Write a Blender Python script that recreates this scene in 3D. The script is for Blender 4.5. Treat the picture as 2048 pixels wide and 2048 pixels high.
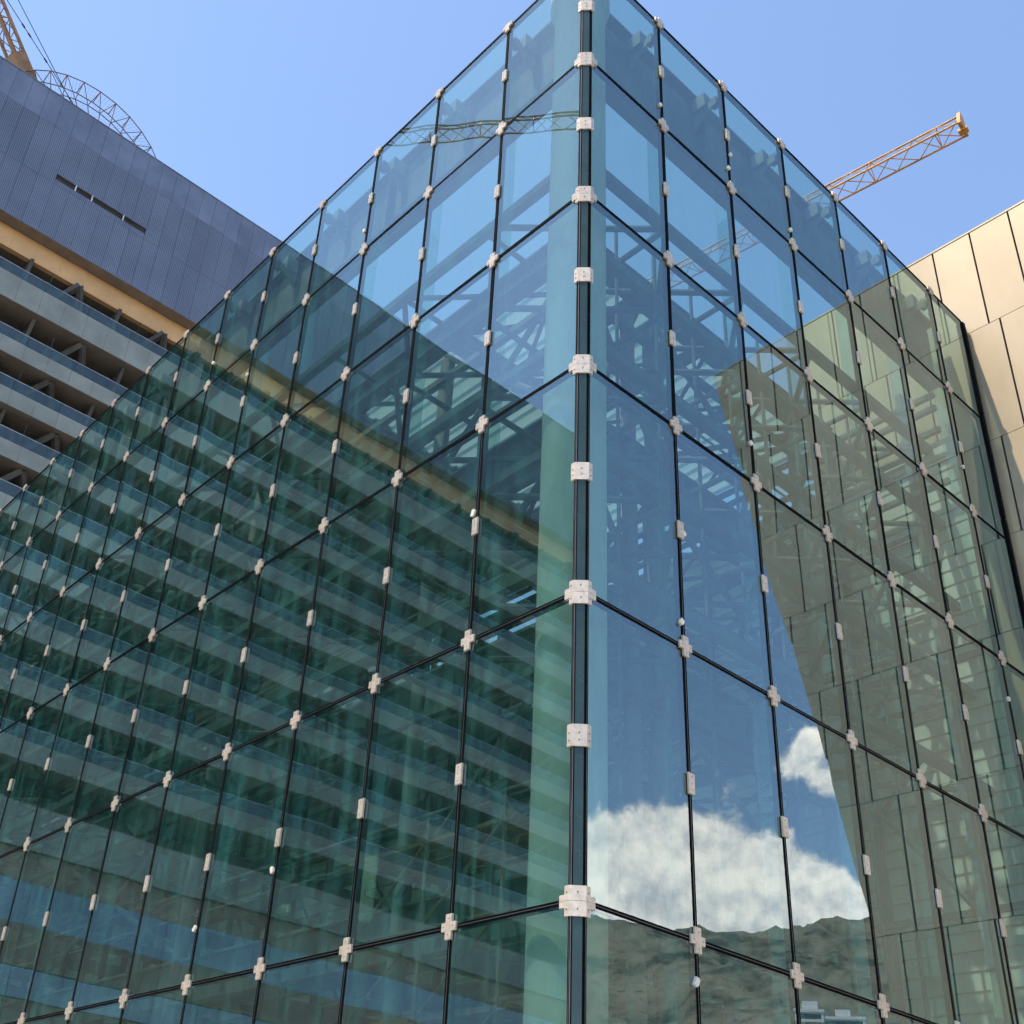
import bpy, bmesh, math, random
import numpy as np
from mathutils import Vector, Matrix

for o in list(bpy.data.objects): bpy.data.objects.remove(o, do_unlink=True)
scene = bpy.context.scene
COL = scene.collection
random.seed(7); RNG = np.random.default_rng(7)

# ------------------------------------------------------------------ camera
CAM = Vector((6.678, -7.177, 1.6))
cam_d = bpy.data.cameras.new('camera')
cam = bpy.data.objects.new('camera', cam_d); COL.objects.link(cam)
cam.matrix_world = Matrix(((0.651, 0.342, 0.677, CAM.x), (0.755, -0.382, -0.533, CAM.y), (0.077, 0.859, -0.507, CAM.z), (0, 0, 0, 1)))
R3 = cam.matrix_world.to_3x3()
c2 = R3.col[2].normalized(); c1 = (R3.col[1] - c2 * R3.col[1].dot(c2)).normalized(); c0 = c1.cross(c2)
M3 = Matrix((c0, c1, c2)).transposed()
cam.matrix_world = Matrix.Translation(CAM) @ M3.to_4x4()
cam_d.sensor_width = 36.0
cam_d.lens = 36.0 * 2342.65 / 2048
cam_d.shift_x = 175.72 / 2048
cam_d.shift_y = 153.88 / 2048
cam_d.clip_start = 0.1; cam_d.clip_end = 20000
scene.camera = cam

# ------------------------------------------------------------------ sun, sky, exposure
SUN_DIR = Vector((-0.09, -0.42, 0.90)).normalized()      # towards the sun
sun_el = math.asin(SUN_DIR.z); sun_az = math.atan2(SUN_DIR.x, SUN_DIR.y)
sd = bpy.data.lights.new('sun', 'SUN'); sd.energy = 2.0; sd.angle = math.radians(0.53); sd.color = (1.0, 0.88, 0.72)
sun = bpy.data.objects.new('sun', sd); COL.objects.link(sun)
sun.rotation_euler = (-SUN_DIR).to_track_quat('-Z', 'Y').to_euler()
scene.view_settings.view_transform = 'Standard'; scene.view_settings.look = 'None'
scene.view_settings.exposure = 1.15; scene.view_settings.gamma = 1.0
scene.view_settings.use_curve_mapping = False
CY = scene.cycles
CY.max_bounces = 7; CY.transparent_max_bounces = 32; CY.glossy_bounces = 4; CY.diffuse_bounces = 3; CY.transmission_bounces = 6
CY.caustics_reflective = False; CY.caustics_refractive = False
CY.use_denoising = True; CY.sample_clamp_indirect = 6.0
CY.use_adaptive_sampling = True; CY.adaptive_threshold = 0.03

world = bpy.data.worlds.new('World'); scene.world = world; world.use_nodes = True

class NT:
    """small node-tree helper"""
    def __init__(s, tree): s.t = tree; s.n = tree.nodes; s.l = tree.links
    def node(s, typ, **kw):
        n = s.n.new(typ)
        for k, v in kw.items(): setattr(n, k, v)
        return n
    def put(s, sock, v):
        if hasattr(v, 'is_linked') or isinstance(v, bpy.types.NodeSocket): s.l.new(v, sock)
        else: sock.default_value = v
    def math(s, op, a, b=None, c=None, clamp=False):
        n = s.node('ShaderNodeMath', operation=op); n.use_clamp = clamp
        s.put(n.inputs[0], a)
        if b is not None: s.put(n.inputs[1], b)
        if c is not None: s.put(n.inputs[2], c)
        return n.outputs[0]
    def vmath(s, op, a, b=None, scale=None):
        n = s.node('ShaderNodeVectorMath', operation=op)
        s.put(n.inputs[0], a)
        if b is not None: s.put(n.inputs[1], b)
        if scale is not None: s.put(n.inputs['Scale'], scale)
        return n.outputs['Value'] if op in ('DOT_PRODUCT', 'LENGTH', 'DISTANCE') else n.outputs['Vector']
    def noise(s, vec, scale, detail=4, rough=0.55, dist=0.0):
        n = s.node('ShaderNodeTexNoise'); n.noise_dimensions = '3D'
        if vec is not None: s.put(n.inputs['Vector'], vec)
        n.inputs['Scale'].default_value = scale; n.inputs['Detail'].default_value = detail
        n.inputs['Roughness'].default_value = rough; n.inputs['Distortion'].default_value = dist
        return n.outputs['Fac']
    def mix(s, fac, a, b, blend='MIX'):
        n = s.node('ShaderNodeMix', data_type='RGBA', blend_type=blend)
        s.put(n.inputs[0], fac); s.put(n.inputs[6], a); s.put(n.inputs[7], b)
        return n.outputs[2]
    def ramp(s, fac, stops):
        n = s.node('ShaderNodeValToRGB'); s.put(n.inputs[0], fac)
        e = n.color_ramp.elements
        while len(e) < len(stops): e.new(0.5)
        for i, (p, c) in enumerate(stops): e[i].position = p; e[i].color = c
        return n.outputs[0]
    def smooth(s, v, a, b, lo=0.0, hi=1.0):
        n = s.node('ShaderNodeMapRange', interpolation_type='SMOOTHSTEP')
        s.put(n.inputs[0], v); n.inputs[1].default_value = a; n.inputs[2].default_value = b
        n.inputs[3].default_value = lo; n.inputs[4].default_value = hi
        return n.outputs[0]

def dirv(az, el):
    a, e = math.radians(az), math.radians(el)
    return (math.cos(e) * math.cos(a), math.cos(e) * math.sin(a), math.sin(e))

# cumulus bank low over the mountains, fair-weather clouds near the horizon elsewhere
cg = bpy.data.node_groups.new('cloud_density', 'ShaderNodeTree')
cg.interface.new_socket('Vector', in_out='INPUT', socket_type='NodeSocketVector')
cg.interface.new_socket('Density', in_out='OUTPUT', socket_type='NodeSocketFloat')
cg.interface.new_socket('Noise', in_out='OUTPUT', socket_type='NodeSocketFloat')
g = NT(cg); gi = g.node('NodeGroupInput'); go = g.node('NodeGroupOutput')
vec = gi.outputs[0]
total = None
for az, el, sg, w in [(45.5, 17.6, 2.8, 1.0), (49.4, 18.2, 2.2, 1.05), (52.6, 19.1, 1.9, 1.1), (51.6, 16.2, 2.8, 1.0), (55.6, 17.3, 2.0, 1.1),
                      (58.4, 16.2, 1.8, 1.1), (60.4, 15.0, 1.3, 1.0), (59.2, 21.3, 1.0, .85), (57.6, 22.2, 0.8, .8), (58.4, 23.3, 0.8, .8), (56.0, 14.8, 2.0, .8), (41.0, 17.0, 3.0, .9),
                      (67.0, 15.0, 3.6, .9), (76.0, 15.0, 4.0, .9), (34.0, 15.0, 4.0, .9), (-70.0, 12.0, 6.0, .9), (-115.0, 10.0, 5.0, .9)]:
    d = g.vmath('DISTANCE', vec, dirv(az, el))
    q = g.math('DIVIDE', d, math.radians(sg)); q = g.math('MULTIPLY', q, q); q = g.math('MULTIPLY', q, -1.0)
    q = g.math('EXPONENT', q); q = g.math('MULTIPLY', q, w)
    total = q if total is None else g.math('ADD', total, q)
total = g.math('MINIMUM', g.math('MULTIPLY', total, 1.2), 1.2)
n1 = g.noise(vec, 19.0, 8, 0.60)
dens = g.math('ADD', total, g.math('MULTIPLY', g.math('SUBTRACT', n1, 0.5), 2.3))
g.l.new(dens, go.inputs[0]); g.l.new(n1, go.inputs[1])

w = NT(world.node_tree); w.n.clear()
sky = w.node('ShaderNodeTexSky'); sky.sky_type = 'NISHITA'; sky.sun_disc = False
sky.sun_elevation = sun_el; sky.sun_rotation = sun_az
sky.altitude = 600; sky.air_density = 1.0; sky.dust_density = 0.4; sky.ozone_density = 0.6
SKY_K = 0.15
tc = w.node('ShaderNodeTexCoord'); dvec = tc.outputs['Generated']
ga = w.node('ShaderNodeGroup'); ga.node_tree = cg; w.put(ga.inputs[0], dvec)
nb_ = w.noise(w.vmath('ADD', dvec, (SUN_DIR.x * 0.004, SUN_DIR.y * 0.004, 0.014)), 19.0, 8, 0.60)
cover = w.smooth(ga.outputs[0], 0.44, 0.86)
lit = w.smooth(w.math('SUBTRACT', ga.outputs[1], nb_), -0.20, 0.16)
core = w.smooth(ga.outputs[0], 0.7, 1.5)
lit = w.math('MULTIPLY_ADD', core, -0.15, lit, clamp=True)
ccol = w.mix(lit, (5.4, 5.3, 5.6, 1), (12.0, 10.5, 9.3, 1))
final = w.mix(w.math('MULTIPLY', cover, 0.94), sky.outputs[0], ccol)
bg0 = w.node('ShaderNodeBackground'); w.put(bg0.inputs[0], sky.outputs[0]); bg0.inputs[1].default_value = SKY_K
bg1 = w.node('ShaderNodeBackground'); w.put(bg1.inputs[0], final); bg1.inputs[1].default_value = SKY_K
# clouds exist only between the horizon and 28 degrees: skip their cost elsewhere
sz = w.node('ShaderNodeSeparateXYZ'); w.put(sz.inputs[0], dvec)
win = w.math('MULTIPLY', w.math('GREATER_THAN', sz.outputs[2], 0.0), w.math('LESS_THAN', sz.outputs[2], 0.48))
ms = w.node('ShaderNodeMixShader'); w.put(ms.inputs[0], win); w.l.new(bg0.outputs[0], ms.inputs[1]); w.l.new(bg1.outputs[0], ms.inputs[2])
wo = w.node('ShaderNodeOutputWorld'); w.l.new(ms.outputs[0], wo.inputs[0])

# ------------------------------------------------------------------ materials
MATS = {}
def new_mat(name):
    m = bpy.data.materials.new(name); m.use_nodes = True
    t = NT(m.node_tree); t.n.clear()
    t.out = t.node('ShaderNodeOutputMaterial'); MATS[name] = m
    return m, t
def pbr(name, col, rough=0.6, metal=0.0, var=0.12, nscale=3.0, bump=0.0, bscale=40.0, col2=None, spec=0.5, objvar=0.0, stretch=(1, 1, 1)):
    m, t = new_mat(name)
    p = t.node('ShaderNodeBsdfPrincipled'); t.l.new(p.outputs[0], t.out.inputs[0])
    tcn = t.node('ShaderNodeTexCoord'); mp = t.node('ShaderNodeMapping'); mp.inputs['Scale'].default_value = stretch
    geo = t.node('ShaderNodeNewGeometry')
    t.l.new(geo.outputs['Position'], mp.inputs[0])
    n = t.noise(mp.outputs[0], nscale, 6, 0.6)
    c = tuple(col) + (1,)
    cb = tuple(col2) + (1,) if col2 else tuple(max(0, x * (1 - 2 * var)) for x in col) + (1,)
    cc = t.mix(t.smooth(n, 0.3, 0.7), cb, tuple(min(1, x * (1 + var)) for x in col) + (1,))
    if objvar:
        oi = t.node('ShaderNodeObjectInfo')
        f = t.math('MULTIPLY_ADD', oi.outputs['Random'], 2 * objvar, 1 - objvar)
        cmb = t.node('ShaderNodeCombineColor')
        for i in range(3): t.put(cmb.inputs[i], f)
        cc = t.mix(1.0, cc, cmb.outputs[0], 'MULTIPLY')
    t.put(p.inputs['Base Color'], cc)
    p.inputs['Metallic'].default_value = metal
    p.inputs['Specular IOR Level'].default_value = spec
    n2 = t.noise(mp.outputs[0], nscale * 2.7, 4, 0.6)
    t.put(p.inputs['Roughness'], t.math('MULTIPLY_ADD', n2, 0.24, rough - 0.12, clamp=True))
    if bump:
        b = t.node('ShaderNodeBump'); b.inputs['Strength'].default_value = bump; b.inputs['Distance'].default_value = 0.02
        t.put(b.inputs['Height'], t.noise(geo.outputs['Position'], bscale, 5, 0.6)); t.l.new(b.outputs[0], p.inputs['Normal'])
    return m

def coated_glass(name, tint, r0, gcol, dirt_veil=0.02, body=(0.40, 0.48, 0.45, 1)):
    m, t = new_mat(name)
    lw = t.node('ShaderNodeLayerWeight'); lw.inputs[0].default_value = 0.5
    f5 = t.math('POWER', lw.outputs['Facing'], 5.0)
    oi = t.node('ShaderNodeObjectInfo')
    R = t.math('MULTIPLY_ADD', f5, 1 - r0, r0, clamp=True)
    R = t.math('MULTIPLY', R, t.math('MULTIPLY_ADD', oi.outputs['Random'], 0.22, 0.89))
    tr = t.node('ShaderNodeBsdfTransparent'); tr.inputs[0].default_value = tuple(tint) + (1,)
    gl = t.node('ShaderNodeBsdfGlossy'); gl.inputs['Color'].default_value = tuple(gcol) + (1,); gl.inputs['Roughness'].default_value = 0.0
    mx = t.node('ShaderNodeMixShader'); t.put(mx.inputs[0], R); t.l.new(tr.outputs[0], mx.inputs[1]); t.l.new(gl.outputs[0], mx.inputs[2])
    df = t.node('ShaderNodeBsdfDiffuse'); df.inputs[0].default_value = body
    geo = t.node('ShaderNodeNewGeometry'); mp = t.node('ShaderNodeMapping'); mp.inputs['Scale'].default_value = (2.2, 2.2, 0.35)
    t.l.new(geo.outputs['Position'], mp.inputs[0])
    streak = t.smooth(t.noise(mp.outputs[0], 1.6, 4, 0.7), 0.42, 0.78)
    dm = t.math('MULTIPLY_ADD', streak, dirt_veil * 2.0, dirt_veil * 0.4)
    m2 = t.node('ShaderNodeMixShader'); t.put(m2.inputs[0], dm); t.l.new(mx.outputs[0], m2.inputs[1]); t.l.new(df.outputs[0], m2.inputs[2])
    t.l.new(m2.outputs[0], t.out.inputs[0])
    return m
def clear_glass(name, tint):
    m, t = new_mat(name)
    tr = t.node('ShaderNodeBsdfTransparent'); tr.inputs[0].default_value = tuple(tint) + (1,)
    t.l.new(tr.outputs[0], t.out.inputs[0]); return m

glass_out = coated_glass('green_solar_glass', (0.46, 0.635, 0.57), 0.24, (0.84, 0.97, 1.0), 0.055, (0.11, 0.46, 0.39, 1))  # diffuse layer: dust streaks plus a painted green veil of interior light
glass_in = clear_glass('glass_inner_face', (0.93, 0.97, 0.96))
glass_fin = coated_glass('fin_glass', (0.80, 0.92, 0.88), 0.07, (0.9, 1, 0.97), 0.02)
glass_bal = coated_glass('balustrade_glass', (0.60, 0.72, 0.70), 0.07, (0.95, 1, 1), 0.05)
glass_dark = pbr('window_glass', (0.018, 0.026, 0.030), 0.05, 0.0, 0.1, 0.6, spec=0.9)
glass_dark_b = pbr('sky_glazing', (0.20, 0.225, 0.245), 0.14, 0.9, 0.05, 0.5)
m_seal = pbr('black_seal', (0.003, 0.003, 0.0035), 0.7, 0.0, 0.2, 8, spec=0.05)
m_steel = pbr('clamp_steel', (0.70, 0.555, 0.415), 0.40, 0.40, 0.08, 18, 0.12, 120, objvar=0.07)
m_bolt = pbr('bolt_steel', (0.25, 0.22, 0.20), 0.45, 0.8)
m_cglaz = pbr('corner_dark_glass', (0.03, 0.06, 0.056), 0.25, 0.0, 0.1, 2, spec=0.35)
m_alu = pbr('bright_trim', (0.22, 0.19, 0.17), 0.35, 0.7)
m_conc = pbr('column_concrete', (0.80, 0.78, 0.72), 0.8, 0, 0.10, 1.5, 0.15, 20, stretch=(1, 1, 0.3))
m_frame = pbr('painted_steel_frame', (0.16, 0.18, 0.185), 0.85, 0.0, 0.12, 2, spec=0.1)
m_framel = pbr('pale_steel_bracket', (0.24, 0.26, 0.25), 0.7, 0.0, 0.1, 3, spec=0.2)
m_deck = pbr('galvanised_deck', (0.80, 0.82, 0.80), 0.55, 0.1, 0.1, 1.2)
m_side = pbr('ribbed_siding', (0.66, 0.69, 0.66), 0.6, 0.1, 0.1, 1.0)
def poly_roof():
    m, t = new_mat('translucent_roof_sheet')
    tl = t.node('ShaderNodeBsdfTranslucent'); tl.inputs[0].default_value = (0.44, 0.54, 0.54, 1)
    df = t.node('ShaderNodeBsdfDiffuse'); df.inputs[0].default_value = (0.6, 0.65, 0.65, 1)
    mx = t.node('ShaderNodeMixShader'); mx.inputs[0].default_value = 0.45
    t.l.new(tl.outputs[0], mx.inputs[1]); t.l.new(df.outputs[0], mx.inputs[2]); t.l.new(mx.outputs[0], t.out.inputs[0])
    return m
m_poly = poly_roof()
m_clip = pbr('fin_clip_plastic', (0.80, 0.74, 0.62), 0.5, 0, 0.05)
m_clad = pbr('blue_grey_cladding', (0.215, 0.23, 0.285), 0.42, 0.35, 0.10, 0.5, objvar=0.07)
m_soff = pbr('brown_soffit', (0.22, 0.172, 0.132), 0.7, 0, 0.1, 1)
m_orange = pbr('ochre_fascia', (0.78, 0.44, 0.19), 0.5, 0.0, 0.05, 0.7, objvar=0.03)
m_span = pbr('grey_spandrel', (0.295, 0.30, 0.252), 0.55, 0.1, 0.09, 0.6, objvar=0.06)
m_dark = pbr('dark_recess', (0.11, 0.10, 0.09), 0.8, 0, 0.2, 0.7)
m_brown = pbr('brown_band', (0.31, 0.225, 0.155), 0.6, 0.1, 0.12, 0.6, objvar=0.08)
m_body = pbr('concrete_body', (0.22, 0.22, 0.21), 0.8, 0, 0.1, 0.5)
m_rail = pbr('balustrade_rail', (0.45, 0.48, 0.50), 0.35, 0.6)
m_white = pbr('white_paint', (0.72, 0.72, 0.70), 0.6, 0, 0.05)
m_beige = pbr('champagne_panel', (0.445, 0.35, 0.225), 0.46, 0.5, 0.05, 0.8, objvar=0.07, stretch=(1, 1, 0.4))
m_gapd = pbr('panel_gap', (0.018, 0.013, 0.010), 0.8)
m_yel = pbr('crane_yellow', (0.62, 0.27, 0.035), 0.5, 0.05, 0.12, 1.5, objvar=0.05)
m_ybr = pbr('crane_brown_orange', (0.36, 0.185, 0.08), 0.6, 0.05, 0.15, 1.5)
m_cdark = pbr('crane_dark_steel', (0.07, 0.05, 0.04), 0.6, 0.3)
m_rope = pbr('steel_rope', (0.03, 0.03, 0.035), 0.6, 0.3)
m_rust = pbr('rusty_tube', (0.23, 0.13, 0.095), 0.7, 0.2, 0.2, 2)
m_wood = pbr('scaffold_plank', (0.22, 0.14, 0.08), 0.8, 0, 0.2, 4)
m_pave = pbr('plaza_paving', (0.42, 0.41, 0.38), 0.85, 0, 0.1, 0.8, 0.2, 30)
m_ground = pbr('ground_soil', (0.20, 0.18, 0.14), 0.9, 0, 0.2, 0.02)

def perforated():
    m, t = new_mat('perforated_cladding')
    p = t.node('ShaderNodeBsdfPrincipled'); t.l.new(p.outputs[0], t.out.inputs[0])
    geo = t.node('ShaderNodeNewGeometry'); sp = t.node('ShaderNodeSeparateXYZ'); t.l.new(geo.outputs['Position'], sp.inputs[0])
    def cell(v):
        f = t.math('FRACT', t.math('MULTIPLY', v, 1 / 0.11)); f = t.math('SUBTRACT', f, 0.5); return t.math('MULTIPLY', f, f)
    r = t.math('SQRT', t.math('ADD', cell(sp.outputs[1]), cell(sp.outputs[2])))
    hole = t.smooth(r, 0.24, 0.34, 1.0, 0.0)
    n = t.smooth(t.noise(geo.outputs['Position'], 0.35, 5, 0.6), 0.3, 0.7)
    oi = t.node('ShaderNodeObjectInfo')
    base = t.mix(n, (0.195, 0.212, 0.265, 1), (0.24, 0.258, 0.315, 1))
    f = t.math('MULTIPLY_ADD', oi.outputs['Random'], 0.16, 0.92)
    cmb = t.node('ShaderNodeCombineColor')
    for i in range(3): t.put(cmb.inputs[i], f)
    base = t.mix(1.0, base, cmb.outputs[0], 'MULTIPLY')
    t.put(p.inputs['Base Color'], t.mix(t.math('MULTIPLY', hole, 0.85), base, (0.012, 0.013, 0.018, 1)))
    p.inputs['Roughness'].default_value = 0.45; p.inputs['Metallic'].default_value = 0.3
    return m
m_perf = perforated()

def mountain_mat():
    m, t = new_mat('mountain_scrub')
    p = t.node('ShaderNodeBsdfPrincipled'); t.l.new(p.outputs[0], t.out.inputs[0]); p.inputs['Roughness'].default_value = 1.0
    p.inputs['Specular IOR Level'].default_value = 0.1
    geo = t.node('ShaderNodeNewGeometry')
    a = t.noise(geo.outputs['Position'], 0.004, 8, 0.65); b = t.noise(geo.outputs['Position'], 0.022, 8, 0.7); c = t.noise(geo.outputs['Position'], 0.09, 5, 0.7)
    col = t.mix(t.smooth(b, 0.38, 0.62), (0.055, 0.062, 0.046, 1), (0.25, 0.225, 0.165, 1))  # scrub and soil tones lightened and greyed, distance haze painted in
    col = t.mix(t.math('MULTIPLY', t.smooth(a, 0.40, 0.62), 0.7), col, (0.33, 0.29, 0.21, 1))
    bare = t.math('MULTIPLY', t.smooth(c, 0.63, 0.72), t.smooth(b, 0.45, 0.60))
    col = t.mix(bare, col, (0.46, 0.38, 0.26, 1))
    col = t.mix(t.smooth(c, 0.44, 0.34), col, (0.07, 0.078, 0.055, 1))
    t.put(p.inputs['Base Color'], col)
    return m
m_mount = mountain_mat()

# ------------------------------------------------------------------ geometry helpers
class MB:
    """collects polygons, then links ONE mesh object"""
    def __init__(s): s.v = []; s.f = []; s.mi = []; s.sm = []
    def face(s, pts, mi=0, smooth=False):
        b = len(s.v); s.v += [tuple(p) for p in pts]; s.f.append(tuple(range(b, b + len(pts)))); s.mi.append(mi); s.sm.append(smooth)
    def box(s, a, b, mi=0):
        x0, y0, z0 = [min(a[i], b[i]) for i in range(3)]; x1, y1, z1 = [max(a[i], b[i]) for i in range(3)]
        n = len(s.v)
        s.v += [(x0, y0, z0), (x1, y0, z0), (x1, y1, z0), (x0, y1, z0), (x0, y0, z1), (x1, y0, z1), (x1, y1, z1), (x0, y1, z1)]
        for q in ((0, 3, 2, 1), (4, 5, 6, 7), (0, 1, 5, 4), (1, 2, 6, 5), (2, 3, 7, 6), (3, 0, 4, 7)):
            s.f.append(tuple(n + i for i in q)); s.mi.append(mi); s.sm.append(False)
        return s
    def prism(s, poly, fn, a, b, mi=0, smooth_sides=False):
        """poly 2-D outline (ccw), fn(u,v,w)->xyz, extruded from w=a to w=b"""
        n = len(s.v); k = len(poly)
        s.v += [tuple(fn(u, v, a)) for u, v in poly] + [tuple(fn(u, v, b)) for u, v in poly]
        s.f.append(tuple(n + i for i in range(k - 1, -1, -1))); s.mi.append(mi); s.sm.append(False)
        s.f.append(tuple(n + k + i for i in range(k))); s.mi.append(mi); s.sm.append(False)
        for i in range(k):
            j = (i + 1) % k
            s.f.append((n + i, n + j, n + k + j, n + k + i)); s.mi.append(mi); s.sm.append(smooth_sides)
        return s
    def bar(s, p, q, r=0.03, seg=6, mi=0, r2=None):
        p = Vector(p); q = Vector(q); d = q - p
        if d.length < 1e-6: return s
        d.normalize(); u = d.orthogonal().normalized(); w_ = d.cross(u); r2 = r if r2 is None else r2
        n = len(s.v)
        for c, rr in ((p, r), (q, r2)):
            for i in range(seg):
                a = 2 * math.pi * (i + 0.5) / seg; s.v.append(tuple(c + u * (rr * math.cos(a)) + w_ * (rr * math.sin(a))))
        for i in range(seg):
            j = (i + 1) % seg; s.f.append((n + i, n + j, n + seg + j, n + seg + i)); s.mi.append(mi); s.sm.append(seg > 6)
        s.f.append(tuple(n + i for i in range(seg - 1, -1, -1))); s.mi.append(mi); s.sm.append(False)
        s.f.append(tuple(n + seg + i for i in range(seg))); s.mi.append(mi); s.sm.append(False)
        return s
    def mesh(s, name, mats, recalc=True):
        me = bpy.data.meshes.new(name); me.from_pydata(s.v, [], s.f)
        for m in (mats if isinstance(mats, (list, tuple)) else [mats]): me.materials.append(m)
        me.polygons.foreach_set('material_index', s.mi); me.polygons.foreach_set('use_smooth', s.sm); me.update()
        if recalc:
            bm = bmesh.new(); bm.from_mesh(me); bmesh.ops.recalc_face_normals(bm, faces=bm.faces); bm.to_mesh(me); bm.free()
        return me
    def build(s, name, mats, parent=None, **kw):
        return put(name, s.mesh(name, mats), parent, **kw)

def put(name, me, parent=None, matrix=None, label=None, cat=None, group=None, kind=None):
    o = bpy.data.objects.new(name, me); COL.objects.link(o)
    if parent is not None:
        o.parent = parent; o.matrix_parent_inverse = PINV.get(parent.name, Matrix())
    if matrix is not None: o.matrix_basis = matrix
    if label: o['label'] = label
    if cat: o['category'] = cat
    if group: o['group'] = group
    if kind: o['kind'] = kind
    return o
PINV = {}
def thing(name, loc, label, cat, group=None):
    """an Empty at the thing's base; parts are given in world coordinates"""
    o = bpy.data.objects.new(name, None); COL.objects.link(o); o.location = loc
    o.empty_display_size = 0.5
    o['label'] = label; o['category'] = cat
    if group: o['group'] = group
    PINV[o.name] = Matrix.Translation(-Vector(loc))
    return o
UNIT = {}
def unit_bar(seg, mat):
    k = (seg, mat.name)
    if k not in UNIT:
        UNIT[k] = MB().bar((0, 0, 0), (0, 0, 1), 1.0, seg).mesh('bar', mat)
    return UNIT[k]
def bar_obj(name, p, q, r, mat, parent, seg=6):
    p = Vector(p); q = Vector(q); d = q - p
    rot = d.to_track_quat('Z', 'Y').to_matrix().to_4x4()
    return put(name, unit_bar(seg, mat), parent, Matrix.Translation(p) @ rot @ Matrix.Diagonal((r, r, d.length, 1)))
UBOX = {}
def box_obj(name, a, b, mat, parent, **kw):
    if mat.name not in UBOX: UBOX[mat.name] = MB().box((-.5, -.5, -.5), (.5, .5, .5)).mesh('block', mat)
    a = Vector(a); b = Vector(b); c = (a + b) / 2; s = b - a
    return put(name, UBOX[mat.name], parent, Matrix.Translation(c) @ Matrix.Diagonal((abs(s.x), abs(s.y), abs(s.z), 1)), **kw)

# ------------------------------------------------------------------ ground and mountains
gb_ = MB()
gb_.face([(-9000, -9000, -0.02), (9000, -9000, -0.02), (9000, 9000, -0.02), (-9000, 9000, -0.02)])
gb_.build('ground', m_ground, kind='structure')
pv = MB(); pv.box((-45.5, -70, -0.01), (60, 45, 0.0)); pv.build('pavement', m_pave, kind='structure')

def vnoise(x, y, seed):
    r = np.random.default_rng(seed); G = r.random((64, 64))
    xi = np.floor(x).astype(int); yi = np.floor(y).astype(int); fx = x - xi; fy = y - yi
    fx = fx * fx * (3 - 2 * fx); fy = fy * fy * (3 - 2 * fy)
    g = lambda a, b: G[a % 64, b % 64]
    return (g(xi, yi) * (1 - fx) + g(xi + 1, yi) * fx) * (1 - fy) + (g(xi, yi + 1) * (1 - fx) + g(xi + 1, yi + 1) * fx) * fy
def fbm(x, y, seed, oct_=6, ridged=False, rough=0.5):
    t = 0; a = 1; n = 0
    for i in range(oct_):
        v = vnoise(x * 2 ** i, y * 2 ** i, seed + i)
        if ridged: v = 1 - abs(2 * v - 1)
        t = t + a * v; n += a; a *= rough
    return t / n
def terrain(r, az):
    """ground height at distance r and azimuth az (degrees) round the site"""
    x = r * np.cos(np.radians(az)); y = r * np.sin(np.radians(az))
    prof = np.interp(r, [330, 900, 1500, 1750, 2200, 2700, 3000, 4200, 5600], [0, 10, 70, 190, 400, 668, 735, 560, 300])
    rid = fbm(x / 760, y / 760, 11, 6, True, 0.5) - 0.55
    fine = fbm(x / 210, y / 210, 31, 5, True, 0.6) - 0.55
    amp = np.interp(r, [330, 900, 1700, 3000, 5600], [0, 10, 190, 210, 140])
    h = prof + rid * amp + fine * amp * 0.4
    fade = np.interp(az, [-5, 18, 125, 150], [0, 1, 1, 0])
    return h * fade * np.interp(az, [40, 48, 52, 56, 61, 80], [1.0, 0.985, 1.03, 1.085, 1.10, 1.0]) - 2
nr, na = 150, 620
rr = np.concatenate([np.linspace(330, 1400, 20), np.linspace(1430, 3300, 110), np.linspace(3400, 5600, 20)]); aa = np.linspace(-60, 150, na)
RR, AA = np.meshgrid(rr, aa, indexing='ij'); HH = terrain(RR, AA)
XX = RR * np.cos(np.radians(AA)); YY = RR * np.sin(np.radians(AA))
verts = np.stack([XX, YY, HH], -1).reshape(-1, 3)
idx = np.arange(nr * na).reshape(nr, na)
quads = np.stack([idx[:-1, :-1], idx[1:, :-1], idx[1:, 1:], idx[:-1, 1:]], -1).reshape(-1, 4)
me = bpy.data.meshes.new('mountains'); me.from_pydata(verts.tolist(), [], quads.tolist()); me.materials.append(m_mount)
me.polygons.foreach_set('use_smooth', [True] * len(me.polygons)); me.update()
put('mountains', me, kind='structure')

def hill_block(az, r, wid, dep, floors, label, wall):
    x = r * math.cos(math.radians(az)); y = r * math.sin(math.radians(az)); z0 = float(terrain(np.array([r]), np.array([az]))[0]) - 4
    t = thing('apartment_tower', (x, y, z0), label, 'building', 'apartment towers below the mountains')
    u = Vector((-math.sin(math.radians(az)), math.cos(math.radians(az)), 0)); n = Vector((-math.cos(math.radians(az)), -math.sin(math.radians(az)), 0))
    fh = 3.2
    def pt(a, b, c): return Vector((x, y, z0)) + u * a + n * b + Vector((0, 0, c))
    def bx(mb, a0, a1, b0, b1, c0, c1): mb.prism([(a0, b0), (a1, b0), (a1, b1), (a0, b1)], lambda p, q, r_: pt(p, q, r_), c0, c1)
    mb = MB(); bx(mb, -wid / 2, wid / 2, -dep, 0, 0, floors * fh + 4); mb.build('wall', wall, t)
    mb = MB(); bx(mb, -wid / 2 - .4, wid / 2 + .4, -dep - .4, .4, floors * fh + 4, floors * fh + 5); bx(mb, -2, 3, -dep * .6, -dep * .2, floors * fh + 5, floors * fh + 8); mb.build('roof', m_white, t)
    for f in range(floors):
        mb = MB(); bx(mb, -wid / 2 + .8, wid / 2 - .8, 0, .25, 5.0 + f * fh, 6.7 + f * fh); mb.build('window', glass_dark, t)
        mb = MB(); bx(mb, -wid / 2, wid / 2, 0.0, 1.3, 4.0 + f * fh, 4.9 + f * fh); mb.build('balcony', m_white, t)
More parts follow.
